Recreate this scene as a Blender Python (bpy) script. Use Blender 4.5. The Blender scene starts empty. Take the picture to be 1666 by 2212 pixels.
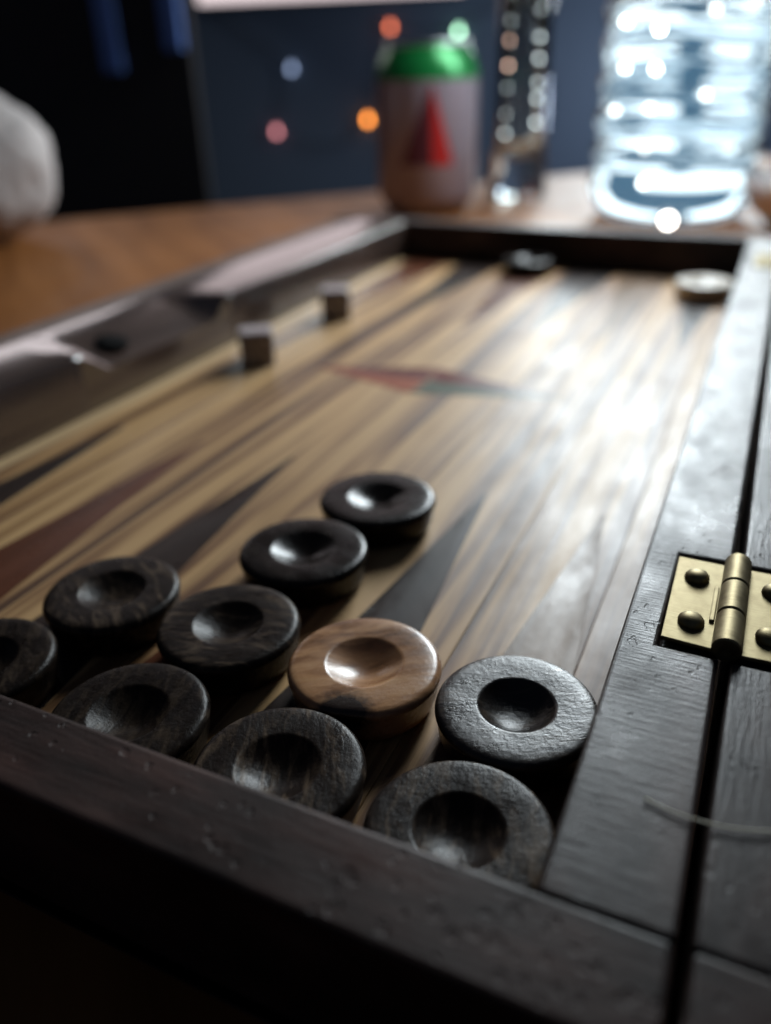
import bpy, bmesh, math, random
from mathutils import Vector, Matrix
random.seed(7)
U = 0.00075                      # one drawing unit in metres (a checker is 29 units = 22 mm across)
sc = bpy.context.scene
COL = sc.collection
R = math.radians

# ------------------------------------------------------------------ camera
YAW, PIT, ROL = -0.4448, 0.5072, -0.0281
CAM = Vector((226.26, -65.98, 114.02))
fwd = Vector((math.sin(YAW)*math.cos(PIT), math.cos(YAW)*math.cos(PIT), -math.sin(PIT)))
rgt = Vector((math.cos(YAW), -math.sin(YAW), 0))
upv = rgt.cross(fwd)
c_, s_ = math.cos(ROL), math.sin(ROL)
rgt, upv = c_*rgt + s_*upv, -s_*rgt + c_*upv
cam = bpy.data.cameras.new('camera')
camo = bpy.data.objects.new('camera', cam); COL.objects.link(camo)
M = Matrix((rgt, upv, -fwd)).transposed().to_4x4(); M.translation = CAM*U
camo.matrix_world = M
cam.sensor_fit = 'VERTICAL'; cam.sensor_height = 24.0
cam.lens = 1727.9/2212*24.0
cam.clip_start = 0.005; cam.clip_end = 50
cam.dof.use_dof = True
cam.dof.focus_distance = 147*U
cam.dof.aperture_fstop = 5.9
sc.camera = camo

# ------------------------------------------------------------------ world, lamps, exposure
w = bpy.data.worlds.new('World'); sc.world = w; w.use_nodes = True
bg = w.node_tree.nodes['Background']
bg.inputs[0].default_value = (0.45, 0.62, 1.0, 1); bg.inputs[1].default_value = 0.034

def area(name, az, el, dist, sx, sy, power, col, base=(170, 200, 0)):
    l = bpy.data.lights.new(name, 'AREA'); l.shape = 'RECTANGLE'
    l.size = sx; l.size_y = sy; l.energy = power; l.color = col
    o = bpy.data.objects.new(name, l); COL.objects.link(o)
    d = Vector((math.sin(R(az))*math.cos(R(el)), math.cos(R(az))*math.cos(R(el)), math.sin(R(el))))
    o.location = Vector(base)*U + d*dist
    o.rotation_euler = (-d).to_track_quat('-Z', 'Y').to_euler()
    return o
kl = area('bottle_lamp', 0, 0, 0, 0.125, 0.185, 1.75, (0.86, 0.95, 1.0), (138, 632, 300))
kl.rotation_euler = (Vector((140, 150, 0))-Vector((138, 632, 300))).to_track_quat('-Z', 'Y').to_euler()
area('window_lamp', -6.5, 20, 1.35, 0.36, 0.52, 12.5, (0.88, 0.97, 1.0))
area('left_lamp', -47, 18, 1.4, 0.30, 0.20, 0.45, (1.0, 0.90, 0.92), (-10, 120, 20))
pl = bpy.data.lights.new('wall_fill', 'POINT'); pl.energy = 3.4; pl.color = (0.66, 0.80, 1.0); pl.shadow_soft_size = 0.05  # unseen fill light added to brighten the wall, fading to one side
plo = bpy.data.objects.new('wall_fill', pl); COL.objects.link(plo)

sc.view_settings.view_transform = 'Standard'; sc.view_settings.look = 'None'
sc.view_settings.exposure = 0; sc.view_settings.gamma = 1
sc.cycles.use_denoising = True
sc.cycles.max_bounces = 14; sc.cycles.transmission_bounces = 12; sc.cycles.transparent_max_bounces = 12
sc.cycles.caustics_refractive = True; sc.cycles.caustics_reflective = False
sc.cycles.sample_clamp_indirect = 6.0; sc.cycles.blur_glossy = 0.5

# ------------------------------------------------------------------ materials
def mat(name):
    m = bpy.data.materials.new(name); m.use_nodes = True
    return m, m.node_tree.nodes, m.node_tree.links, m.node_tree.nodes['Principled BSDF']
def plain(name, col, rough=0.5, metal=0.0, spec=0.5, emit=None, estr=0):
    m, n, l, b = mat(name)
    b.inputs['Base Color'].default_value = (*col, 1); b.inputs['Roughness'].default_value = rough
    b.inputs['Metallic'].default_value = metal; b.inputs['Specular IOR Level'].default_value = spec
    if emit:
        b.inputs['Emission Color'].default_value = (*emit, 1); b.inputs['Emission Strength'].default_value = estr
    nz = n.new('ShaderNodeTexNoise'); nz.inputs['Scale'].default_value = 180; nz.inputs['Detail'].default_value = 5
    bp = n.new('ShaderNodeBump'); bp.inputs['Strength'].default_value = 0.12; bp.inputs['Distance'].default_value = 0.0004
    tc = n.new('ShaderNodeTexCoord'); l.new(tc.outputs['Object'], nz.inputs['Vector'])
    l.new(nz.outputs['Fac'], bp.inputs['Height']); l.new(bp.outputs[0], b.inputs['Normal'])
    return m
def wood(name, stops, streak, fine, rough, bump=0.25, seed=0.0, spec=0.5, warp=0.0, rvar=0.15, rot=0.0, pit=0.0, coat=0.0, lump=1.0, flecks=0.0):
    """stops: colour ramp along the streak noise; streak / fine: (sx, sy, sz) frequencies per metre; pit: dent strength"""
    m, n, l, b = mat(name)
    tc = n.new('ShaderNodeTexCoord')
    def mapped(scale, off):
        mp = n.new('ShaderNodeMapping'); mp.inputs['Scale'].default_value = scale
        mp.inputs['Location'].default_value = off; 
        if rot:
            r0 = n.new('ShaderNodeMapping'); r0.inputs['Rotation'].default_value = (0, 0, rot)
            l.new(tc.outputs['Object'], r0.inputs['Vector']); l.new(r0.outputs[0], mp.inputs['Vector'])
        else:
            l.new(tc.outputs['Object'], mp.inputs['Vector'])
        return mp
    def noise(scale, off, detail=3, rg=0.55, dist=0.0):
        mp = mapped(scale, off)
        nz = n.new('ShaderNodeTexNoise'); nz.inputs['Scale'].default_value = 1; nz.inputs['Detail'].default_value = detail
        nz.inputs['Roughness'].default_value = rg; nz.inputs['Distortion'].default_value = dist
        l.new(mp.outputs[0], nz.inputs['Vector']); return nz
    a = noise(streak, (seed*3.1, seed*1.7, seed), 3, 0.5, warp)
    f = noise(fine, (seed*7.7, seed*2.3, seed), 4, 0.6)
    mx = n.new('ShaderNodeMix'); mx.data_type = 'FLOAT'; mx.inputs[0].default_value = 0.22
    l.new(a.outputs['Fac'], mx.inputs[2]); l.new(f.outputs['Fac'], mx.inputs[3])
    cr = n.new('ShaderNodeValToRGB'); e = cr.color_ramp.elements
    while len(e) < len(stops): e.new(0.5)
    for i, (p, c) in enumerate(stops): e[i].position = p; e[i].color = (*c, 1)
    l.new(mx.outputs[0], cr.inputs['Fac']); l.new(cr.outputs[0], b.inputs['Base Color'])
    # uneven polish
    g = noise((streak[0]*0.5+30, streak[1]*0.5+30, streak[2]*0.5+30), (seed, 4.0, 1.0), 5, 0.65)
    mr = n.new('ShaderNodeMapRange'); mr.inputs[1].default_value = 0.3; mr.inputs[2].default_value = 0.7
    mr.inputs[3].default_value = max(0.05, rough-rvar); mr.inputs[4].default_value = rough+rvar
    g2 = n.new('ShaderNodeMath'); g2.operation = 'MULTIPLY_ADD'; g2.inputs[1].default_value = rvar*1.6; g2.use_clamp = True
    sb = n.new('ShaderNodeMath'); sb.operation = 'SUBTRACT'; sb.inputs[1].default_value = 0.5
    h2 = noise((420, 420, 420), (seed*2, 1, 3), 6, 0.75); l.new(h2.outputs['Fac'], sb.inputs[0])
    l.new(g.outputs['Fac'], mr.inputs[0]); l.new(sb.outputs[0], g2.inputs[0]); l.new(mr.outputs[0], g2.inputs[2]); l.new(g2.outputs[0], b.inputs['Roughness'])
    b.inputs['Specular IOR Level'].default_value = spec
    b1 = n.new('ShaderNodeBump'); b1.inputs['Strength'].default_value = bump; b1.inputs['Distance'].default_value = 0.00010
    l.new(f.outputs['Fac'], b1.inputs['Height'])
    last = b1
    if pit:
        v = noise((1500, 1500, 1500), (seed, 0, 0), 6, 0.7)
        b2 = n.new('ShaderNodeBump'); b2.inputs['Strength'].default_value = pit; b2.inputs['Distance'].default_value = 0.00012
        l.new(v.outputs['Fac'], b2.inputs['Height']); l.new(b1.outputs[0], b2.inputs['Normal'])
        v2 = noise((260, 260, 260), (seed, 5, 0), 3, 0.6)
        b3 = n.new('ShaderNodeBump'); b3.inputs['Strength'].default_value = pit*0.6*lump; b3.inputs['Distance'].default_value = 0.0005
        l.new(v2.outputs['Fac'], b3.inputs['Height']); l.new(b2.outputs[0], b3.inputs['Normal']); last = b3
    if flecks:                                                    # small chips and nicks in the polish
        mpv = mapped((520, 420, 520), (seed, seed*2, 0)); vo = n.new('ShaderNodeTexVoronoi'); vo.feature = 'F1'; vo.inputs['Scale'].default_value = 1; vo.inputs['Randomness'].default_value = 1
        nd = noise((900, 900, 900), (seed, 9, 1), 3, 0.6); mv = n.new('ShaderNodeVectorMath'); mv.operation = 'MULTIPLY_ADD'; mv.inputs[1].default_value = (.7, .7, .7)
        l.new(nd.outputs['Color'], mv.inputs[0]); l.new(mpv.outputs[0], mv.inputs[2]); l.new(mv.outputs[0], vo.inputs['Vector'])
        cl = noise((70, 70, 70), (seed, 3, 8), 3, 0.6); mrc = n.new('ShaderNodeMapRange'); mrc.inputs[1].default_value = .50; mrc.inputs[2].default_value = .68; mrc.inputs[3].default_value = 0.02; mrc.inputs[4].default_value = .38
        l.new(cl.outputs['Fac'], mrc.inputs[0])
        mf = n.new('ShaderNodeMath'); mf.operation = 'SUBTRACT'; l.new(vo.outputs['Distance'], mf.inputs[0]); l.new(mrc.outputs[0], mf.inputs[1])
        ms_ = n.new('ShaderNodeMapRange'); ms_.inputs[1].default_value = -.05; ms_.inputs[2].default_value = .06; l.new(mf.outputs[0], ms_.inputs[0])
        b4 = n.new('ShaderNodeBump'); b4.inputs['Strength'].default_value = flecks; b4.inputs['Distance'].default_value = 0.00022
        l.new(ms_.outputs[0], b4.inputs['Height']); l.new(last.outputs[0], b4.inputs['Normal']); last = b4
    l.new(last.outputs[0], b.inputs['Normal'])
    b.inputs['Coat Weight'].default_value = coat; b.inputs['Coat Roughness'].default_value = 0.25
    return m

TAN = [(0.38, (0.075, 0.033, 0.016)), (0.46, (0.20, 0.10, 0.043)), (0.53, (0.43, 0.255, 0.112)), (0.70, (0.56, 0.355, 0.165))]
VEN = [wood('striped_veneer_%d' % i, TAN, (165, 5.0, 1), (900, 28, 1), 0.46, 0.3, seed=i*2.7+1, warp=0.5, rvar=0.08, pit=0.08, spec=.32) for i in range(7)]
BORDER = wood('pale_border_veneer', [(0.3, (0.40, 0.26, 0.13)), (0.7, (0.56, 0.40, 0.22))], (200, 5, 1), (1200, 30, 1), 0.4, seed=31, spec=.2)
EBO = wood('dark_inlay_veneer', [(0.3, (0.012, 0.008, 0.007)), (0.7, (0.045, 0.028, 0.022))], (160, 8, 1), (900, 30, 1), 0.36, 0.3, seed=11, pit=0.12, spec=.2)
MAHO = wood('mahogany_inlay_veneer', [(0.3, (0.05, 0.016, 0.008)), (0.7, (0.15, 0.05, 0.024))], (160, 8, 1), (900, 30, 1), 0.36, 0.3, seed=12, pit=0.12, spec=.2)
WALN = wood('walnut_inlay_veneer', [(0.3, (0.10, 0.058, 0.034)), (0.7, (0.25, 0.155, 0.09))], (160, 8, 1), (900, 30, 1), 0.36, 0.3, seed=13, pit=0.12, spec=.2)
RED = wood('red_inlay_veneer', [(0.3, (0.06, 0.008, 0.007)), (0.7, (0.14, 0.02, 0.014))], (60, 60, 1), (500, 200, 1), 0.36, seed=14, spec=.2)
ORA = wood('orange_inlay_veneer', [(0.3, (0.22, 0.05, 0.02)), (0.7, (0.34, 0.09, 0.04))], (60, 60, 1), (500, 200, 1), 0.36, seed=15, spec=.2)
GRN = wood('green_grey_inlay_veneer', [(0.3, (0.05, 0.07, 0.05)), (0.7, (0.10, 0.13, 0.09))], (60, 60, 1), (500, 200, 1), 0.36, seed=16, spec=.2)
DARK = [(0.32, (0.006, 0.004, 0.0036)), (0.5, (0.018, 0.011, 0.0095)), (0.72, (0.042, 0.024, 0.020))]
DARKY = [(0.34, (0.007, 0.005, 0.005)), (0.5, (0.024, 0.016, 0.014)), (0.70, (0.060, 0.038, 0.033))]
RAILY = wood('dark_rail_wood', DARKY, (130, 50, 60), (160, 2400, 300), 0.36, 0.8, seed=3, pit=0.4, rvar=0.14, spec=.26, lump=.25, flecks=.32)
RAILL = wood('polished_rail_wood', [(0.32, (0.030, 0.019, 0.015)), (0.72, (0.085, 0.055, 0.044))], (90, 22, 40), (260, 900, 300), 0.15, 0.1, seed=4, pit=0.05, rvar=0.06, spec=1.0, coat=1.0)
RAILX = wood('dark_end_rail_wood', [(0.34, (0.010, 0.007, 0.006)), (0.5, (0.036, 0.021, 0.018)), (0.70, (0.085, 0.046, 0.038))], (40, 130, 60), (160, 1700, 300), 0.46, 0.6, seed=5, pit=0.45, rvar=0.14, spec=0.2, lump=.3, flecks=.9)
RAILR = wood('dark_second_rail_wood', DARKY, (130, 50, 60), (1700, 160, 300), 0.38, 0.6, seed=9, pit=0.5, rvar=0.14, spec=.28, lump=.3, flecks=.45)
MOULD = wood('brown_moulding_wood', [(0.3, (0.07, 0.045, 0.034)), (0.7, (0.14, 0.095, 0.075))], (90, 8, 40), (700, 60, 300), 0.5, seed=8)
BRASS, n, l, b = mat('worn_brass')
b.inputs['Metallic'].default_value = 1
tc = n.new('ShaderNodeTexCoord'); nz = n.new('ShaderNodeTexNoise'); nz.inputs['Scale'].default_value = 420; nz.inputs['Detail'].default_value = 6
l.new(tc.outputs['Object'], nz.inputs['Vector'])
cr = n.new('ShaderNodeValToRGB'); e = cr.color_ramp.elements
e[0].position = .3; e[0].color = (0.15, 0.115, 0.055, 1); e[1].position = .62; e[1].color = (0.29, 0.24, 0.135, 1)
l.new(nz.outputs['Fac'], cr.inputs[0]); l.new(cr.outputs[0], b.inputs['Base Color'])
mp = n.new('ShaderNodeMapping'); mp.inputs['Scale'].default_value = (400, 4200, 800); l.new(tc.outputs['Object'], mp.inputs[0])
nb = n.new('ShaderNodeTexNoise'); nb.inputs['Scale'].default_value = 1; nb.inputs['Detail'].default_value = 4; l.new(mp.outputs[0], nb.inputs['Vector'])
bp = n.new('ShaderNodeBump'); bp.inputs['Strength'].default_value = .3; bp.inputs['Distance'].default_value = .0001
l.new(nb.outputs['Fac'], bp.inputs['Height']); l.new(bp.outputs[0], b.inputs['Normal'])
mr = n.new('ShaderNodeMapRange'); mr.inputs[3].default_value = .42; mr.inputs[4].default_value = .66; l.new(nz.outputs['Fac'], mr.inputs[0]); l.new(mr.outputs[0], b.inputs['Roughness'])

# ------------------------------------------------------------------ helpers
def link_mesh(name, bm, m, parent=None, loc=(0, 0, 0), rot=(0, 0, 0), smooth=False, bevel=0.0, seg=2):
    me = bpy.data.meshes.new(name)
    bmesh.ops.recalc_face_normals(bm, faces=bm.faces[:])
    for v in bm.verts: v.co *= U
    if smooth:
        for f in bm.faces: f.smooth = True
    bm.to_mesh(me); bm.free()
    me.materials.append(m)
    o = bpy.data.objects.new(name, me); COL.objects.link(o)
    o.location = Vector(loc)*U; o.rotation_euler = rot
    if parent: o.parent = parent
    if bevel:
        bv = o.modifiers.new('bevel', 'BEVEL'); bv.width = bevel*U; bv.segments = seg; bv.limit_method = 'ANGLE'; bv.angle_limit = R(40)
        bv.harden_normals = False
    return o
def box(bm, x0, x1, y0, y1, z0, z1):
    vs = [bm.verts.new((x, y, z)) for z in (z0, z1) for (x, y) in ((x0, y0), (x1, y0), (x1, y1), (x0, y1))]
    for f in ((0, 3, 2, 1), (4, 5, 6, 7), (0, 1, 5, 4), (1, 2, 6, 5), (2, 3, 7, 6), (3, 0, 4, 7)): bm.faces.new([vs[i] for i in f])
def prism(bm, pts, z0, z1):
    a = [bm.verts.new((x, y, z0)) for x, y in pts]; c = [bm.verts.new((x, y, z1)) for x, y in pts]
    bm.faces.new(a[::-1]); bm.faces.new(c)
    for i in range(len(pts)): j = (i+1) % len(pts); bm.faces.new((a[i], a[j], c[j], c[i]))
def lathe(bm, prof, n=48, fn=None):
    """prof: list of (r, z); r = 0 closes with a single vertex"""
    rings = []
    for r, z in prof:
        if r < 1e-6: rings.append([bm.verts.new((0, 0, z))])
        else:
            ring = []
            for i in range(n):
                t = 2*math.pi*i/n
                rr, zz = (r, z) if fn is None else fn(r, z, t)
                ring.append(bm.verts.new((rr*math.cos(t), rr*math.sin(t), zz)))
            rings.append(ring)
    for a, c in zip(rings, rings[1:]):
        if len(a) == 1 and len(c) == 1: continue
        for i in range(n):
            j = (i+1) % n
            if len(a) == 1: bm.faces.new((a[0], c[j], c[i]))
            elif len(c) == 1: bm.faces.new((a[i], a[j], c[0]))
            else: bm.faces.new((a[i], a[j], c[j], c[i]))
def steps(bm, xs, ys, hs, z0):
    """block with a stepped top: hs[i][j] is the height of cell x i, y j"""
    nx, ny = len(xs)-1, len(ys)-1
    key = {}
    def V(x, y, z):
        k = (round(x, 4), round(y, 4), round(z, 4))
        if k not in key: key[k] = bm.verts.new(k)
        return key[k]
    def F(*c):
        try: bm.faces.new([V(*p) for p in c])
        except ValueError: pass
    H_ = lambda i, j: hs[i][j] if 0 <= i < nx and 0 <= j < ny else z0
    for i in range(nx):
        for j in range(ny):
            x0, x1, y0, y1, h = xs[i], xs[i+1], ys[j], ys[j+1], hs[i][j]
            F((x0, y0, h), (x1, y0, h), (x1, y1, h), (x0, y1, h))
            F((x0, y0, z0), (x0, y1, z0), (x1, y1, z0), (x1, y0, z0))
            for (di, dj, p, q) in ((-1, 0, (x0, y0), (x0, y1)), (1, 0, (x1, y0), (x1, y1)), (0, -1, (x0, y0), (x1, y0)), (0, 1, (x0, y1), (x1, y1))):
                hn = H_(i+di, j+dj)
                if hn < h - 1e-6: F((*p, hn), (*q, hn), (*q, h), (*p, h))
def tube(bm, pts, r, n=8):
    pts = [Vector(p) for p in pts]; rings = []
    for k, p in enumerate(pts):
        d = (pts[min(k+1, len(pts)-1)] - pts[max(k-1, 0)]).normalized()
        a = d.orthogonal().normalized() if k == 0 else (pa - d*pa.dot(d)).normalized()
        pa = a; c = d.cross(a)
        rr = r[k] if isinstance(r, (list, tuple)) else r
        rings.append([bm.verts.new(p + (a*math.cos(2*math.pi*i/n) + c*math.sin(2*math.pi*i/n))*rr) for i in range(n)])
    for a, c in zip(rings, rings[1:]):
        for i in range(n): j = (i+1) % n; bm.faces.new((a[i], a[j], c[j], c[i]))
    bm.faces.new(rings[0][::-1]); bm.faces.new(rings[-1])
def thing(name, label, cat, loc=(0, 0, 0), rotz=0, group=None):
    o = bpy.data.objects.new(name, None); COL.objects.link(o); o.empty_display_size = 0.01
    o.location = Vector(loc)*U; o.rotation_euler = (0, 0, rotz); tag(o, label, cat, group); return o
def tag(o, label, cat, group=None):
    o['label'] = label; o['category'] = cat
    if group: o['group'] = group
def B(): return bmesh.new()

# ------------------------------------------------------------------ the setting: table, wall behind, floor
W, L, H = 214.35, 451.7, 23.1
TN, TR, GAP, TL = 15.0, 16.9, 1.9, 38.0
TM = 18.0
TZ = -7.0
# table
TABW = wood('orange_table_wood', [(0.3, (0.15, 0.052, 0.013)), (0.7, (0.29, 0.112, 0.032))], (6, 60, 40), (40, 500, 300), 0.5, seed=21, rvar=0.1, rot=R(40), spec=.12)
d_ = Vector((390.5, 463.0, 0)).normalized(); p_ = Vector((d_.y, -d_.x, 0))
A0 = Vector((-398, 545, 0)) - d_*750; B0 = Vector((-8, 1008, 0)) + d_*320
tab = thing('table', 'orange brown wooden table under the board and the bottle', 'table', (0, 0, TZ-960))
bm = B(); cs = [A0, B0, B0 + p_*1500, A0 + p_*1500]
prism(bm, [(c.x, c.y) for c in cs], 960-34, 960); link_mesh('tabletop', bm, TABW, tab, bevel=3)
cen = sum(cs, Vector())/4
for c in cs:
    q = c + (cen-c).normalized()*130
    bm = B(); box(bm, q.x-28, q.x+28, q.y-28, q.y+28, 0, 926); link_mesh('leg', bm, TABW, tab, bevel=3)
# wall and floor behind the table, square to the line of sight
AZ = R(-25); FW = Vector((math.sin(AZ), math.cos(AZ), 0)); RT = Vector((FW.y, -FW.x, 0)); CG = Vector((226, -66, 0))
def wp(u, wd, z): return CG + RT*u + FW*wd + Vector((0, 0, z))
plo.location = wp(690, 1850, 60)*U
WALL = plain('dark_blue_wall_paint', (0.10, 0.13, 0.18), 0.7)
bm = B(); a, c = wp(-2600, 2300, 0), wp(2600, 2300, 0); e2, f2 = wp(2600, 2400, 0), wp(-2600, 2400, 0)
prism(bm, [(a.x, a.y), (c.x, c.y), (e2.x, e2.y), (f2.x, f2.y)], TZ-960, 2300)
o = link_mesh('back_wall', bm, WALL); o['kind'] = 'structure'
bm = B(); pts = [wp(-2600, -1600, 0), wp(2600, -1600, 0), wp(2600, 2300, 0), wp(-2600, 2300, 0)]
prism(bm, [(p.x, p.y) for p in pts], TZ-1000, TZ-962)
o = link_mesh('floor', bm, plain('dark_floor', (0.05, 0.04, 0.035), 0.6)); o['kind'] = 'structure'

# ------------------------------------------------------------------ the board
board = thing('backgammon_board', 'open folding wooden backgammon board with dark rails and striped veneer field', 'backgammon board')
bm = B(); box(bm, -TL-TM, W+TR, -TN, L+16, TZ, -2.2); link_mesh('base_panel', bm, RAILX, board)
# field: veneer strips side by side
bm = B(); box(bm, 0.05, 6.4, 0.05, L-.05, -2.2, 0); link_mesh('border_strip', bm, BORDER, board, bevel=.12, seg=1)
xs = [6.5, 36, 71.5, 107, 143, 178.6, 205, W]
for i in range(7):
    bm = B(); box(bm, xs[i]+.05, xs[i+1]-.05, 0.05, L-.05, -2.2, 0)
    link_mesh('veneer_strip', bm, VEN[i], board, bevel=.12, seg=1)
# inlaid points
pitch = W/6
near = [EBO, MAHO, EBO, MAHO, EBO, WALN]; far = [MAHO, EBO, MAHO, EBO, WALN, EBO]
cxs = [20.5, 56.5, 93.2, 128.5, 161.5, 197.0]
for i, cx in enumerate(cxs):
    for s, mm in ((0, near[i]), (1, far[i])):
        tip = 142.0 + random.uniform(-1.5, 1.5); hw = 15.6
        pts = [(cx-hw, .6), (cx+hw, .6), (cx+hw*.52, tip*.48), (cx+.55, tip), (cx-.55, tip), (cx-hw*.52, tip*.48)]
        if s: pts = [(x, L-y) for x, y in pts][::-1]
        bm = B(); prism(bm, pts, -1, .16); link_mesh('point', bm, mm, board, bevel=.06, seg=1)
dc, dl, dr, dw = (107.5, 227.5), 54.5, 165, 16
for pts, mm in (([(dl, dc[1]), dc, (dc[0]-2, dc[1]+dw)], RED), ([(dl, dc[1]), (dc[0]-2, dc[1]-dw), dc], ORA), ([dc, (dr, dc[1]), (dc[0]-2, dc[1]+dw)], RED), ([(dc[0]-2, dc[1]-dw), (dr, dc[1]), dc], GRN)):
    cx = sum(p[0] for p in pts)/3; cy = sum(p[1] for p in pts)/3
    bm = B(); prism(bm, [(cx+(x-cx)*.985, cy+(y-cy)*.985) for x, y in pts], -1, .16); link_mesh('diamond_inlay', bm, mm, board, bevel=.06, seg=1)
# rails
def rail(name, xs, ys, hs, m, bevel=1.0): 
    bm = B(); steps(bm, xs, ys, hs, TZ); return link_mesh(name, bm, m, board, bevel=bevel, seg=3)
HY = [(56.0, 89.0), (377.0, 410.0)]
RC = H-1.5
hx = W+6.6
ys = [0.05, HY[0][0], HY[0][1], HY[1][0], HY[1][1], L-.05]
rail('hinge_rail', [W, hx, W+TR], ys, [[H]*5, [H, RC, H, RC, H]], RAILY)
X2 = W+TR+GAP
rail('hinge_rail', [X2, X2+TR-6.6, X2+TR], ys, [[H, RC, H, RC, H], [H]*5], RAILR)
rail('end_rail', [-TL-TM, W+TR], [-TN, 0], [[H]], RAILX)
rail('end_rail', [-TL-TM, W+TR], [L, L+16], [[H]], RAILX)
# second half of the board
rail('end_rail', [X2, X2+TR+W+TL], [-TN, 0], [[H]], RAILX)
rail('end_rail', [X2, X2+TR+W+TL], [L, L+16], [[H]], RAILX)
rail('side_rail', [X2+TR+W, X2+TR+W+TL], [.05, L-.05], [[H]], RAILY)
bm = B(); box(bm, X2+TR, X2+TR+W, .05, L-.05, TZ, 0); link_mesh('veneer_field', bm, VEN[2], board)
# outer side rail with a scooped finger notch
bm = B(); prev = None
for k in range(181):
    y = .05 + (L-.1)*k/180
    t = (y-156)/(236-156); c = 0
    if -.12 < t < 1.12:
        c = min(1, max(0, (t+.12)/.2)) * min(1, max(0, (1.12-t)/.2)); c = c*c*(3-2*c)
    ring = [(-TL, TZ), (-TL, H-1.0), (-TL+.7, H-.3), (-.9-c*29, H-.0), (-.3-c*19, H-.35-c*2.6), (0, H-1.0-c*8.5), (0, TZ)]
    vs = [bm.verts.new((x, y, z)) for x, z in ring]
    if prev:
        for i in range(len(vs)): j = (i+1) % len(vs); bm.faces.new((prev[i], prev[j], vs[j], vs[i]))
    else: bm.faces.new(vs)
    prev = vs
bm.faces.new(prev[::-1])
bmesh.ops.recalc_face_normals(bm, faces=bm.faces[:])
o = link_mesh('side_rail', bm, RAILL, board, smooth=True); m = o.modifiers.new('e', 'EDGE_SPLIT'); m.split_angle = R(32)
bm = B(); box(bm, -TL-TM, -TL-.2, .05, L-.05, TZ, H-1.6); link_mesh('outer_moulding', bm, MOULD, board, bevel=1.5, seg=3)
bm = B(); lathe(bm, [(0, -1.5), (5.4, -1.5), (6.6, -.5), (6.6, .2), (5.2, .6), (0, .5)], 24)
link_mesh('latch_hole_disc', bm, plain('hole_black', (.006, .006, .006), .9, spec=.05), board, loc=(-11, 177, H-4.2), rot=(0, R(15), 0), smooth=True)  # black disc set in for the darkness of a latch hole

# hinges
def hinge(yc, half):
    xc = W+TR+GAP/2; zc = H+1.0; r = 2.55
    bm = B()
    for y0, y1 in ((-half-.6, -half*.36), (-half*.34, half*.34), (half*.36, half+.6)):
        bb = B(); lathe(bb, [(0, y0+.5), (1.0, y0+.5), (1.1, y0), (r-.35, y0), (r, y0+.35), (r, y1-.3), (r-.3, y1), (0, y1)], 28)
        me = bpy.data.meshes.new('t'); bb.to_mesh(me); bb.free(); bm.from_mesh(me); bpy.data.meshes.remove(me)
    bmesh.ops.rotate(bm, verts=bm.verts[:], cent=(0, 0, 0), matrix=Matrix.Rotation(R(-90), 3, 'X'))
    hg = link_mesh('hinge', bm, BRASS, board, loc=(xc, yc, zc), smooth=True)
    m = hg.modifiers.new('e', 'EDGE_SPLIT'); m.split_angle = R(38)
    for s in (-1, 1):
        bm = B(); pts = [(1.6, -half), (11.0, -half+.2), (11.3, half-.2), (1.6, half)]
        prism(bm, [(s*x, y) for x, y in pts], -1.55, -.75)
        lf = link_mesh('leaf', bm, BRASS, hg, rot=(0, R(-1.2*s), 0), bevel=.16)
        for q, yy in enumerate((-half*.55, half*.5)):
            bm = B(); lathe(bm, [(2.2, -.2), (2.4, .35), (2.3, .9), (1.8, 1.5), (1.0, 1.85), (0, 1.95)], 22)
            bb = B(); 
            link_mesh('screw', bm, BRASS, hg, loc=(s*(6.6+.5*q), yy, -.78), rot=(R(random.uniform(-7, 7)), R(random.uniform(-7, 7)), 0), smooth=True)
    # pressed tab beside the knuckle
    bm = B(); box(bm, -3.6, -2.7, -half*.45, half*.35, -.8, -.15); link_mesh('pressed_tab', bm, BRASS, hg, bevel=.2)
    return hg
hinge(72.5, 14.6); hinge(393.5, 14.6)

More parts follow.
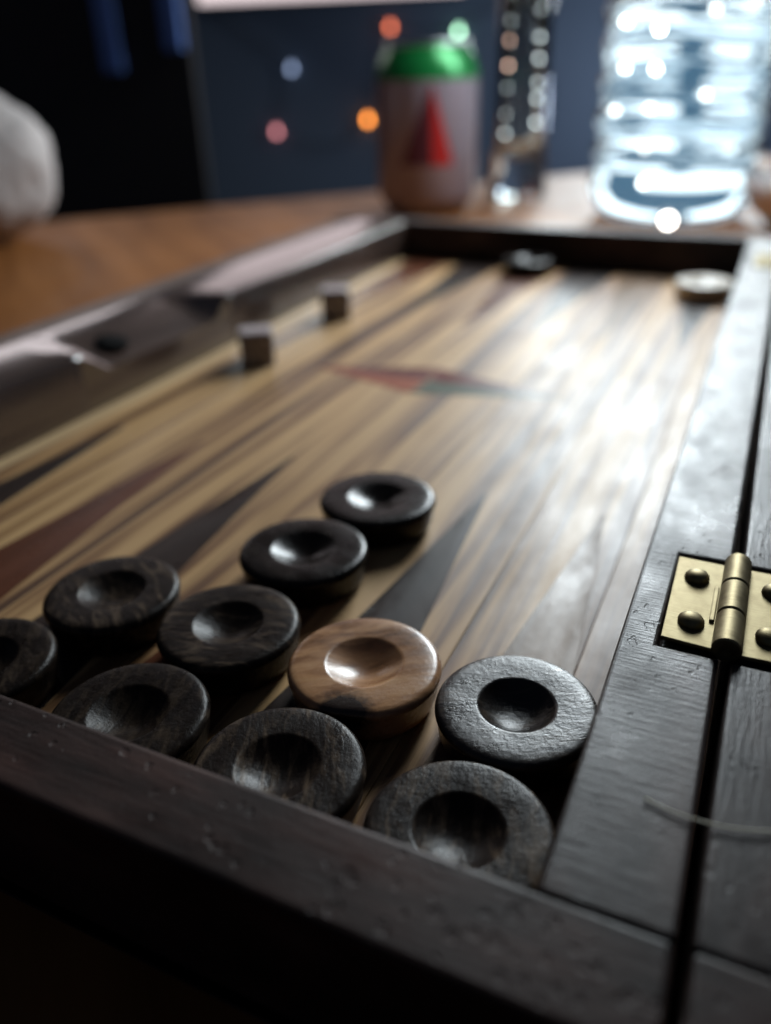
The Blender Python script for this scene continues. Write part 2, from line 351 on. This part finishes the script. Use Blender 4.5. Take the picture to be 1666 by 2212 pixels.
# ------------------------------------------------------------------ checkers
def checker_mat(name, kind, seed):
    if kind in ('light', 'pale'):
        m = wood(name, [(0.28, (0.10, 0.045, 0.02)), (0.42, (0.27, 0.13, 0.06)), (0.58, (0.42, 0.22, 0.105)), (0.75, (0.48, 0.28, 0.14))], (75, 260, 120), (300, 1300, 600), 0.28, 0.3, seed=seed, warp=1.3, rvar=.08, pit=.2, rot=R(-35))
        if kind == 'pale':
            for q, e_ in enumerate([x for x in m.node_tree.nodes if x.type == 'VALTORGB'][0].color_ramp.elements): e_.color = (.40+.08*q, .34+.075*q, .27+.07*q, 1)
            m.node_tree.nodes['Principled BSDF'].inputs['Specular IOR Level'].default_value = .8
            return m
        n, l = m.node_tree.nodes, m.node_tree.links; b = n['Principled BSDF']
        cr = [x for x in n if x.type == 'VALTORGB'][0]
        tc = [x for x in n if x.type == 'TEX_COORD'][0]          # a bark-dark knot on the rim
        vm = n.new('ShaderNodeVectorMath'); vm.operation = 'DISTANCE'; vm.inputs[1].default_value = Vector((2.6, -14.6, 8.0))*U
        l.new(tc.outputs['Object'], vm.inputs[0])
        nz = n.new('ShaderNodeTexNoise'); nz.inputs['Scale'].default_value = 900; nz.inputs['Detail'].default_value = 5; l.new(tc.outputs['Object'], nz.inputs['Vector'])
        ad = n.new('ShaderNodeMath'); ad.operation = 'MULTIPLY_ADD'; ad.inputs[1].default_value = 3.4*U; l.new(nz.outputs['Fac'], ad.inputs[0]); l.new(vm.outputs['Value'], ad.inputs[2])
        mr = n.new('ShaderNodeMapRange'); mr.inputs[1].default_value = 5.6*U; mr.inputs[2].default_value = 8.6*U; l.new(ad.outputs[0], mr.inputs[0])
        mx = n.new('ShaderNodeMix'); mx.data_type = 'RGBA'; mx.inputs[6].default_value = (0.022, 0.012, 0.008, 1)
        l.new(mr.outputs[0], mx.inputs[0]); l.new(cr.outputs[0], mx.inputs[7]); l.new(mx.outputs[2], b.inputs['Base Color'])
        return m
    br = {'black': (.35, .25), 'dark': (.6, .7), 'brown': (.8, 1.7), 'sooty': (.6, .8), 'grey': (.7, 1.0)}[kind]
    st = [(0.30, tuple(c*br[0] for c in (.008, .0055, .0045))), (0.5, tuple(c*br[0] for c in (.018, .012, .009))), (0.72, tuple(c*br[1] for c in (.060, .042, .028)))]
    return wood(name, st, (130, 420, 200), (500, 1800, 700), 0.26 if kind == 'black' else .33, 0.5, seed=seed, warp=1.4, rvar=.09, spec={'black': .2, 'dark': .3, 'brown': .13, 'sooty': .10, 'grey': .5}[kind], pit=.2 if kind == 'black' else .6, rot=R(random.uniform(0, 180)))
RC_ = 15.35; HC = 8.9
def checker(x, y, kind, label, sharp=0.4, group=None, dim=7.3, depth=2.9, size=1.0, tilt=(0, 0)):
    sharp = .5+.5*sharp
    k = len([o for o in bpy.data.objects if o.name.startswith('checker')])
    m = checker_mat('checker_wood_%d' % k, kind, 40+k*3.3)
    ph = random.uniform(0, 6.28); ov = .12
    prof = []
    for i in range(25):                                           # bowl of the dimple: soft or sharp lip
        t = i/24; rr = (dim+1.0*(1-sharp))*t
        a_ = .5+.5*math.cos(math.pi*t); b_ = 1-t**2.6
        prof.append((rr, HC-(depth*a_*(1-sharp) + (depth*b_)*sharp)))
    prof += [(prof[-1][0]+.45, HC+.05), (12.2, HC+.05), (13.5, HC+.0), (14.2, HC-.1), (14.65, HC-.3), (14.95, HC-.62), (15.22, HC-1.0), (RC_, HC-1.5), (15.05, HC-2.2), (14.6, 3.0), (14.0, 1.0), (13.5, .3), (13.0, 0), (0, 0)]
    prof = [(r*size, z) for r, z in prof]
    bm = B()
    def fn(r, z, t):
        if kind == 'light':                                       # chip at the knot
            g = math.exp(-((math.atan2(math.sin(t+1.30), math.cos(t+1.30)))/.26)**2)
            if r > 11.5: return r*(1-.045*g)+.05*math.sin(2*t+ph), z
        return r+.07*math.sin(2*t+ph)*(r/14.6), z
    lathe(bm, prof, 72, fn)
    o = link_mesh('checker', bm, m, None, loc=(x, y, .17), rot=(tilt[0], tilt[1], 0 if kind == 'light' else random.uniform(0, 6.28)), smooth=True)
    tag(o, label, 'checker', group); return o
checker(167.0, 46.4, 'light', 'light orange-brown wooden checker with a dark knot chipped on its rim', .25, size=1.02)
checker(198.8, 46.4, 'grey', 'charcoal wooden checker with sharp-edged dimple touching the hinge rail', .95, depth=3.6)
checker(198.6, 15.55, 'brown', 'dark checker in the corner between end rail and hinge rail', .7)
checker(165.4, 15.55, 'brown', 'mottled dark checker at the end rail, beside the corner checker', .6)
checker(132.4, 15.55, 'sooty', 'smooth dark checker at the end rail, third from the hinge rail', .3)
checker(133.9, 46.6, 'brown', 'brown-streaked dark checker touching the light orange-brown checker', .45, size=1.02)
checker(101.2, 46.6, 'brown', 'dark brown checker at the base of the long dark point', .3, size=1.02)
checker(93.0, 16.0, 'sooty', 'dark checker at the end rail, fourth from the hinge rail', .3, size=.98)
checker(133.6, 80.0, 'black', 'black checker third from the end rail in the row of four', .1, size=1.06)
checker(139.0, 112.2, 'black', 'black checker at the inner end of the row of four', .1, size=1.06)
checker(92.0, 430.0, 'black', 'lone black checker against the end rail in front of the can', .2)
checker(197.4, 404, 'pale', 'lone pale-topped checker beside the hinge rail near the bottle', .3)

# ------------------------------------------------------------------ dice
DIE = plain('dark_die', (.20, .165, .17), .3); PIP = plain('pale_pip', (.5, .48, .45), .5)
bm = B(); box(bm, -7.4, 7.4, -7.4, 7.4, 0, 14.8)
bmesh.ops.bevel(bm, geom=bm.edges[:], offset=1.3, segments=3, affect='EDGES', profile=.5)
die0 = link_mesh('die', bm, DIE); 
bm = B(); lathe(bm, [(0, -.3), (1.05, -.3), (1.05, .03), (.7, .08), (0, .1)], 12)
pip0 = link_mesh('pip', bm, PIP, die0)
G = 3.9; FACE = {1: [(0, 0)], 2: [(-G, -G), (G, G)], 3: [(-G, -G), (0, 0), (G, G)], 4: [(a, b) for a in (-G, G) for b in (-G, G)], 5: [(a, b) for a in (-G, G) for b in (-G, G)]+[(0, 0)], 6: [(a, b) for a in (-G, G) for b in (-G, 0, G)]}
def pips(die, order):
    first = True
    for val, nrm in zip(order, (Vector((0, 0, 1)), Vector((0, -1, 0)), Vector((1, 0, 0)), Vector((0, 1, 0)), Vector((-1, 0, 0)), Vector((0, 0, -1)))):
        q = nrm.to_track_quat('Z', 'Y')
        for a, b_ in FACE[val]:
            if die is die0 and first: o = pip0; first = False
            else: o = pip0.copy(); COL.objects.link(o)
            o.parent = die; o.location = (q @ Vector((a, b_, 7.4)) + Vector((0, 0, 7.4)))*U; o.rotation_euler = q.to_euler()
die1 = die0.copy(); COL.objects.link(die1)
pips(die0, (3, 2, 1, 5, 6, 4)); pips(die1, (6, 3, 5, 4, 2, 1))
die0.location = Vector((27.0, 224, .02))*U; die0.rotation_euler = (0, 0, R(34))
die1.location = Vector((25.5, 302, .02))*U; die1.rotation_euler = (0, 0, R(28))
tag(die0, 'small dark die on the field, the one closer to the checkers', 'die')
tag(die1, 'small dark die on the field, the one closer to the can', 'die')

# ------------------------------------------------------------------ hair across the rails
bm = B(); pts = []
for i in range(17):
    t = i/16; pts.append((224.5+t*22, 18.6+7.0*(t-.32)**2*1.7, H+.28+.25*math.sin(t*3.1)))
tube(bm, pts, .16, 6); o = link_mesh('hair', bm, plain('pale_fibre', (.5, .46, .34), .5), None, smooth=True)
tag(o, 'thin pale curved hair lying across the gap between the hinge rails', 'hair')

# ------------------------------------------------------------------ water bottle
PET, n, l, b = mat('clear_pet')
b.inputs['Base Color'].default_value = (.93, .98, 1, 1); b.inputs['Transmission Weight'].default_value = 1; b.inputs['Roughness'].default_value = .04; b.inputs['IOR'].default_value = 1.33
bx, by = 137, 722
bot = thing('water_bottle', 'large clear ribbed plastic water bottle glowing behind the board', 'bottle', (bx, by, TZ))
RB = 70; HB = 425
prof = [(0, 6), (22, 5), (40, 0.6), (50, 0), (58, 3), (64, 9), (68, 17), (RB, 28)]
z = 30
while z < 200:
    t = (z-30)/25.5; ph = t*2*math.pi
    prof.append((RB-4.2*abs(math.sin(ph/2))**1.6, z)); z += 2.3
prof += [(RB-1, 202), (RB-5, 218), (RB-16, 243), (RB-34, 268), (24, 285), (20, 292), (20, 312)]
bm = B(); ph0 = .6
def fnb(r, z, t):
    return r, z + (2.6*math.sin(3*t+.8)*min(1, max(0, (z-28)/30)) if r > 20 else 0)
low = [p for p in prof if p[1] < 160]; high = [p for p in prof if p[1] >= 157]
lathe(bm, low + [(low[-1][0]-3, low[-1][1]+1), (0, low[-1][1]+1)], 96, fnb); link_mesh('water', bm, PET, bot, smooth=True)
SHELL, n, l, b = mat('thin_clear_plastic')
tr = n.new('ShaderNodeBsdfTransparent'); ms = n.new('ShaderNodeMixShader'); lw = n.new('ShaderNodeLayerWeight'); lw.inputs[0].default_value = .25
b.inputs['Base Color'].default_value = (.8, .85, .9, 1); b.inputs['Roughness'].default_value = .06; b.inputs['Metallic'].default_value = 1
l.new(lw.outputs['Fresnel'], ms.inputs[0]); l.new(tr.outputs[0], ms.inputs[1]); l.new(b.outputs[0], ms.inputs[2]); l.new(ms.outputs[0], n['Material Output'].inputs[0])
bm = B(); lathe(bm, high, 96, fnb); link_mesh('bottle_shell', bm, SHELL, bot, smooth=True)
bm = B(); lathe(bm, [(0, 312.2), (22, 312.2), (22.5, 313), (22.5, 328), (21.5, 330), (0, 330)], 40)
cap = link_mesh('cap', bm, plain('blue_cap', (.03, .12, .5), .4), bot, smooth=True)
m = cap.modifiers.new('e', 'EDGE_SPLIT'); m.split_angle = R(40)

SCREEN, n, l, b = mat('bottle_glow_tiles')                       # tile pattern added to make the bottle glow in patches
b.inputs['Base Color'].default_value = (.03, .03, .03, 1)
tc = n.new('ShaderNodeTexCoord'); sx = n.new('ShaderNodeSeparateXYZ'); cx_ = n.new('ShaderNodeCombineXYZ')
l.new(tc.outputs['Object'], sx.inputs[0]); l.new(sx.outputs['X'], cx_.inputs['X']); l.new(sx.outputs['Z'], cx_.inputs['Y'])
bt = n.new('ShaderNodeTexBrick'); bt.inputs['Scale'].default_value = 1; bt.inputs['Brick Width'].default_value = 31*U; bt.inputs['Row Height'].default_value = 19*U
bt.inputs['Mortar Size'].default_value = 4.2*U; bt.inputs['Color1'].default_value = (.85, .97, 1, 1); bt.inputs['Color2'].default_value = (.16, .23, .28, 1); bt.inputs['Mortar'].default_value = (.02, .05, .08, 1)
l.new(cx_.outputs[0], bt.inputs['Vector']); l.new(bt.outputs['Color'], b.inputs['Emission Color']); b.inputs['Emission Strength'].default_value = 3.2
# lit phone added behind the bottle to make it glow
ph = thing('added_lightbox', 'phone with a lit white face, added behind the water bottle to make it glow', 'lightbox', (bx-9, by+RB+26, TZ), R(8))
bm = B(); box(bm, -50, 50, 0, 11, 0, 208); link_mesh('lightbox_case', bm, plain('black_lightbox_case', (.02, .02, .022), .4), ph, bevel=3, seg=3, rot=(R(-6), 0, 0))
bm = B(); box(bm, -46, 46, -.6, -.05, 5, 203); link_mesh('screen', bm, SCREEN, ph, rot=(R(-6), 0, 0))  # glowing face added to light the water from behind

# small torch added at the foot of the bottle for its bright glint
q = Vector((146, 640, 0)); 
tor = thing('foot_glint_lamp', 'tiny added light standing in for the glint at the foot of the water bottle', 'glint_lamp', (147, 643, TZ), R(10))
bm = B(); lathe(bm, [(0, 0), (6, 0), (6.6, .8), (6.6, 16), (6, 17), (0, 17)], 24); 
bmesh.ops.rotate(bm, verts=bm.verts[:], cent=(0, 0, 0), matrix=Matrix.Rotation(R(90), 3, 'X')); bmesh.ops.translate(bm, verts=bm.verts[:], vec=(0, 9, 9))
link_mesh('glint_lamp_body', bm, plain('grey_glint_lamp', (.2, .21, .23), .4, .6), tor, smooth=True)
bm = B(); lathe(bm, [(0, 0), (4.6, 0), (4.2, 1.2), (2.5, 2), (0, 2.3)], 20); bmesh.ops.rotate(bm, verts=bm.verts[:], cent=(0, 0, 0), matrix=Matrix.Rotation(R(90), 3, 'X')); bmesh.ops.translate(bm, verts=bm.verts[:], vec=(0, -8.2, 9))
link_mesh('lens', bm, plain('glint_lens', (1, 1, 1), .3, emit=(1, .96, .88), estr=14), tor, smooth=True)  # glowing disc added for the glint at the bottle's foot

# glowing beads on a cord, added for the glints down the bottle
ls = thing('glint_string', 'added string of glowing beads standing in for glints on the water bottle', 'string lights', (bx, by, TZ))
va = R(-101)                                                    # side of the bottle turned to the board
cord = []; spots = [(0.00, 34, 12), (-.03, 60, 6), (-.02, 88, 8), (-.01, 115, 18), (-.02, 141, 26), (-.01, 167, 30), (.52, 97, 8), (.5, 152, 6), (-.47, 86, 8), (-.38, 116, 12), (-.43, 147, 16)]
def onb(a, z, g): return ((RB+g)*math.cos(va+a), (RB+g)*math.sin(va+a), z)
CORDM = plain('added_clear_cord', (.5, .52, .55), .3)
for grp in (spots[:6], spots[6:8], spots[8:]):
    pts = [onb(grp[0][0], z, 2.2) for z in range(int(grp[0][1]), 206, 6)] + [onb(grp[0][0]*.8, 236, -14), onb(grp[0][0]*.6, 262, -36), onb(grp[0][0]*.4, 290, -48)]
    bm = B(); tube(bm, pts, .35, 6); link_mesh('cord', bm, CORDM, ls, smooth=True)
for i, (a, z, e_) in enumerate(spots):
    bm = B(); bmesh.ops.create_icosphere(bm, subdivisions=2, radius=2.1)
    link_mesh('bulb_or_glint_bead', bm, plain('bottle_glint_%d' % i, (.8, .8, .8), .3, emit=(.93, 1, .97), estr=e_*.95), ls, loc=onb(a, z, 2.6), smooth=True)

# ------------------------------------------------------------------ can
can = thing('drink_can', 'pale drink can with green shoulder and dark red peak emblem', 'can', (-80, 688, TZ))
RCN = 46
bm = B(); lathe(bm, [(0, 6), (30, 4), (33, 0), (35, 0), (38, 4), (RCN-1.5, 13), (RCN, 16), (RCN, 111)], 56)
link_mesh('can_body', bm, plain('pale_can_print', (.34, .29, .34), .30, .2), can, smooth=True)
bm = B(); lathe(bm, [(RCN, 111), (RCN-.6, 116), (RCN-4, 127), (RCN-8, 133), (RCN-9.5, 136)], 56)
link_mesh('shoulder', bm, plain('green_can_print', (.012, .22, .05), .28, .3), can, smooth=True)
bm = B(); lathe(bm, [(RCN-9.5, 136), (RCN-9, 138.5), (RCN-10, 140), (RCN-11.5, 138.5), (RCN-12.5, 133), (0, 133)], 56)
link_mesh('lid', bm, plain('can_aluminium', (.6, .62, .64), .3, 1), can, smooth=True)
bm = B(); prism(bm, [(8*math.cos(t*.3142)+2, 13*math.sin(t*.3142)) for t in range(20)], 134, 135.5); link_mesh('tab', bm, bpy.data.materials['can_aluminium'], can)
def emblem(name, m, cols):
    bm = B(); prev = None
    for t, z0, z1 in cols:
        a = [bm.verts.new(((RCN+.35)*math.sin(t), -(RCN+.35)*math.cos(t), z)) for z in (z0, z1)]
        c = [bm.verts.new(((RCN-.2)*math.sin(t), -(RCN-.2)*math.cos(t), z)) for z in (z0, z1)]
        ring = [a[0], a[1], c[1], c[0]]
        if prev:
            for i in range(4): j = (i+1) % 4; bm.faces.new((prev[i], prev[j], ring[j], ring[i]))
        else: bm.faces.new(ring)
        prev = ring
    bm.faces.new(prev[::-1]); return link_mesh(name, bm, m, can)
a0 = 24*math.pi/180   # the side of the can that faces the board's hinge corner
emblem('emblem', plain('maroon_print', (.10, .02, .03), .4), [(a0-.55+.60*i/8, 44, 46+62*i/8) for i in range(9)])
emblem('emblem', plain('red_print', (.5, .02, .02), .4), [(a0+.06+.42*i/8, 44, 108-62*i/8) for i in range(9)])

# ------------------------------------------------------------------ slim glass
GL, n, l, b = mat('clear_glass')
b.inputs['Base Color'].default_value = (.95, 1, .97, 1); b.inputs['Transmission Weight'].default_value = 1; b.inputs['Roughness'].default_value = .02; b.inputs['IOR'].default_value = 1.48
bm = B(); lathe(bm, [(0, 1.5), (24, 0), (29, .5), (30, 3), (28, 30), (25.5, 60), (25, 225), (24.3, 226.5), (20.6, 225.5), (20, 50), (17, 40), (0, 36)], 48)
o = link_mesh('tumbler', bm, GL, None, loc=(-26, 806, TZ), smooth=True); tag(o, 'tall slim empty glass between the can and the bottle', 'glass')

gs = thing('glint_string', 'added string of dim glowing beads standing in for reflections in the slim glass', 'string lights', (-26, 806, TZ), R(12))  # beads added for the bright reflections along the glass edges
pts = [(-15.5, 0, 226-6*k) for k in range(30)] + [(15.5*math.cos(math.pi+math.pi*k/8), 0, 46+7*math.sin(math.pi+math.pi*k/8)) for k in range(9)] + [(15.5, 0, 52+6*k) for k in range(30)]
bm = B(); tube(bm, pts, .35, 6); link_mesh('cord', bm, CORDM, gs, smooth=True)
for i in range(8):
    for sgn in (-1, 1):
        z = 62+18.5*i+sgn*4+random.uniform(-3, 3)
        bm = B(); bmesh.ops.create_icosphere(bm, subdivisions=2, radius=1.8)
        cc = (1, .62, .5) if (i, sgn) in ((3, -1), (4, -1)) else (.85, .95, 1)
        link_mesh('bulb_or_glint_bead', bm, plain('glass_glint_%d_%d' % (i, sgn), (.8, .8, .8), .3, emit=cc, estr=random.choice((2, 3, 5, 8))), gs, loc=(sgn*15.5, -1.5, z), smooth=True)

# ------------------------------------------------------------------ white cup at the hinge corner
cup = thing('porcelain_cup', 'low white porcelain cup beside the water bottle, past the hinge rail', 'cup', (240, 690, TZ))
bm = B(); lathe(bm, [(0, 3), (18, 3), (19, 0), (21, 0), (22, 4), (34, 12), (42, 24), (45, 38), (44, 38.6), (41, 26), (33, 15), (20, 8), (0, 7)], 48)
link_mesh('cup_wall', bm, plain('white_porcelain', (.75, .70, .70), .25), cup, smooth=True)
bm = B(); tube(bm, [(44, 0, 32), (52, 0, 34), (57, 0, 28), (53, 0, 19), (41, 0, 17)], 2.6, 10); link_mesh('handle', bm, bpy.data.materials['white_porcelain'], cup, smooth=True)

# ------------------------------------------------------------------ crumpled napkin at the left
from mathutils import noise as mn
bm = B(); bmesh.ops.create_icosphere(bm, subdivisions=5, radius=1)
for v in bm.verts:
    d = v.co.normalized(); f = 1 + .10*mn.noise(d*1.8+Vector((3, 1, 7))) + .07*abs(mn.noise(d*4.2)) - .05*abs(mn.noise(d*8))
    v.co = Vector((d.x*61*f, d.y*61*f, max(-58.5, d.z*61*f)))
o = link_mesh('paper_napkin', bm, plain('crumpled_paper', (.44, .395, .38), .8), None, loc=(-372, 432, TZ+58.6), smooth=True)
tag(o, 'crumpled ball of whitish paper napkin on the orange table', 'napkin')

# ------------------------------------------------------------------ screen, chair and coloured lights by the wall
scr = thing('television', 'pale pink glowing screen on the dark blue wall', 'screen', wp(-100, 2285, 262), -AZ)
bm = B(); box(bm, -340, 310, -12, 12, -6, 760); link_mesh('casing', bm, plain('black_casing', (.012, .012, .014), .4), scr, bevel=4)
bm = B(); box(bm, -334, 304, -14, -12.2, 0, 750); link_mesh('panel', bm, plain('lit_screen', (.1, .1, .1), .4, emit=(1, .84, .86), estr=1.05), scr)
scr.rotation_euler = (0, R(-0.8), -AZ)
CH = plain('dark_chair_wood', (.028, .023, .022), .6); BL = plain('blue_slat_paint', (.16, .28, .70), .5)
ch = thing('chair', 'dark chair with blue back slats beyond the table', 'chair', wp(-640, 1700, TZ-960), -AZ)
for x in (-190, 205):
    bm = B(); box(bm, x-20, x+20, 191, 225, 0, 1330); link_mesh('back_post', bm, CH, ch, bevel=5)
    bm = B(); box(bm, x-20, x+20, -220, -180, 0, 560); link_mesh('leg', bm, CH, ch, bevel=5)
bm = B(); box(bm, -215, 255, -230, 195, 560, 600); link_mesh('seat', bm, CH, ch, bevel=8)
bm = B(); box(bm, -170, 210, 160, 182, 1290, 1330); link_mesh('top_rail', bm, CH, ch, bevel=5)
bm = B(); box(bm, -170, 262, 166, 190, 620, 1290); link_mesh('back_panel', bm, CH, ch, bevel=5)
for x, zb in ((100, 1085), (228, 1120)):
    bm = B(); box(bm, x-20, x+20, 150, 165, zb, 1290); link_mesh('back_slat', bm, BL, ch, bevel=4)
st = thing('string_lights', 'string of tiny coloured lights on the dark blue wall, two standing in for can glints', 'string lights', wp(0, 2290, 0), -AZ)
sp = [(-500, 330, None), (-222, 116, ((.5, .65, 1), 2.0)), (-272, -25, ((1, .35, .38), 3.2)), (-120, -70, None), (-36, -3, ((1, .30, .04), 10)), (26, 199, ((1, .22, .10), 4.5)), (193, 185, ((.5, 1, .65), 7)), (420, 330, None)]  # deep orange and green ones are added for glints on the can
bm = B(); pts = []
for i in range(len(sp)-1):
    for k in range(6):
        t = k/6; pts.append((sp[i][0]+(sp[i+1][0]-sp[i][0])*t, -3, sp[i][1]+(sp[i+1][1]-sp[i][1])*t+9-14*math.sin(t*math.pi)))
tube(bm, pts, 1.5, 6); link_mesh('cord', bm, CH, st)
for i, (x, z, c) in enumerate(sp):
    if not c: continue
    bm = B(); lathe(bm, [(0, -8), (3.5, -7), (6, -3.5), (6.5, 0), (5, 4.5), (2.5, 7), (2.2, 12), (0, 12)], 16)
    link_mesh('bulb_or_glint_bead', bm, plain('lit_bulb_or_glint_%d' % i, (.3, .3, .3), .3, emit=c[0], estr=c[1]), st, loc=(x, -9, z), smooth=True)
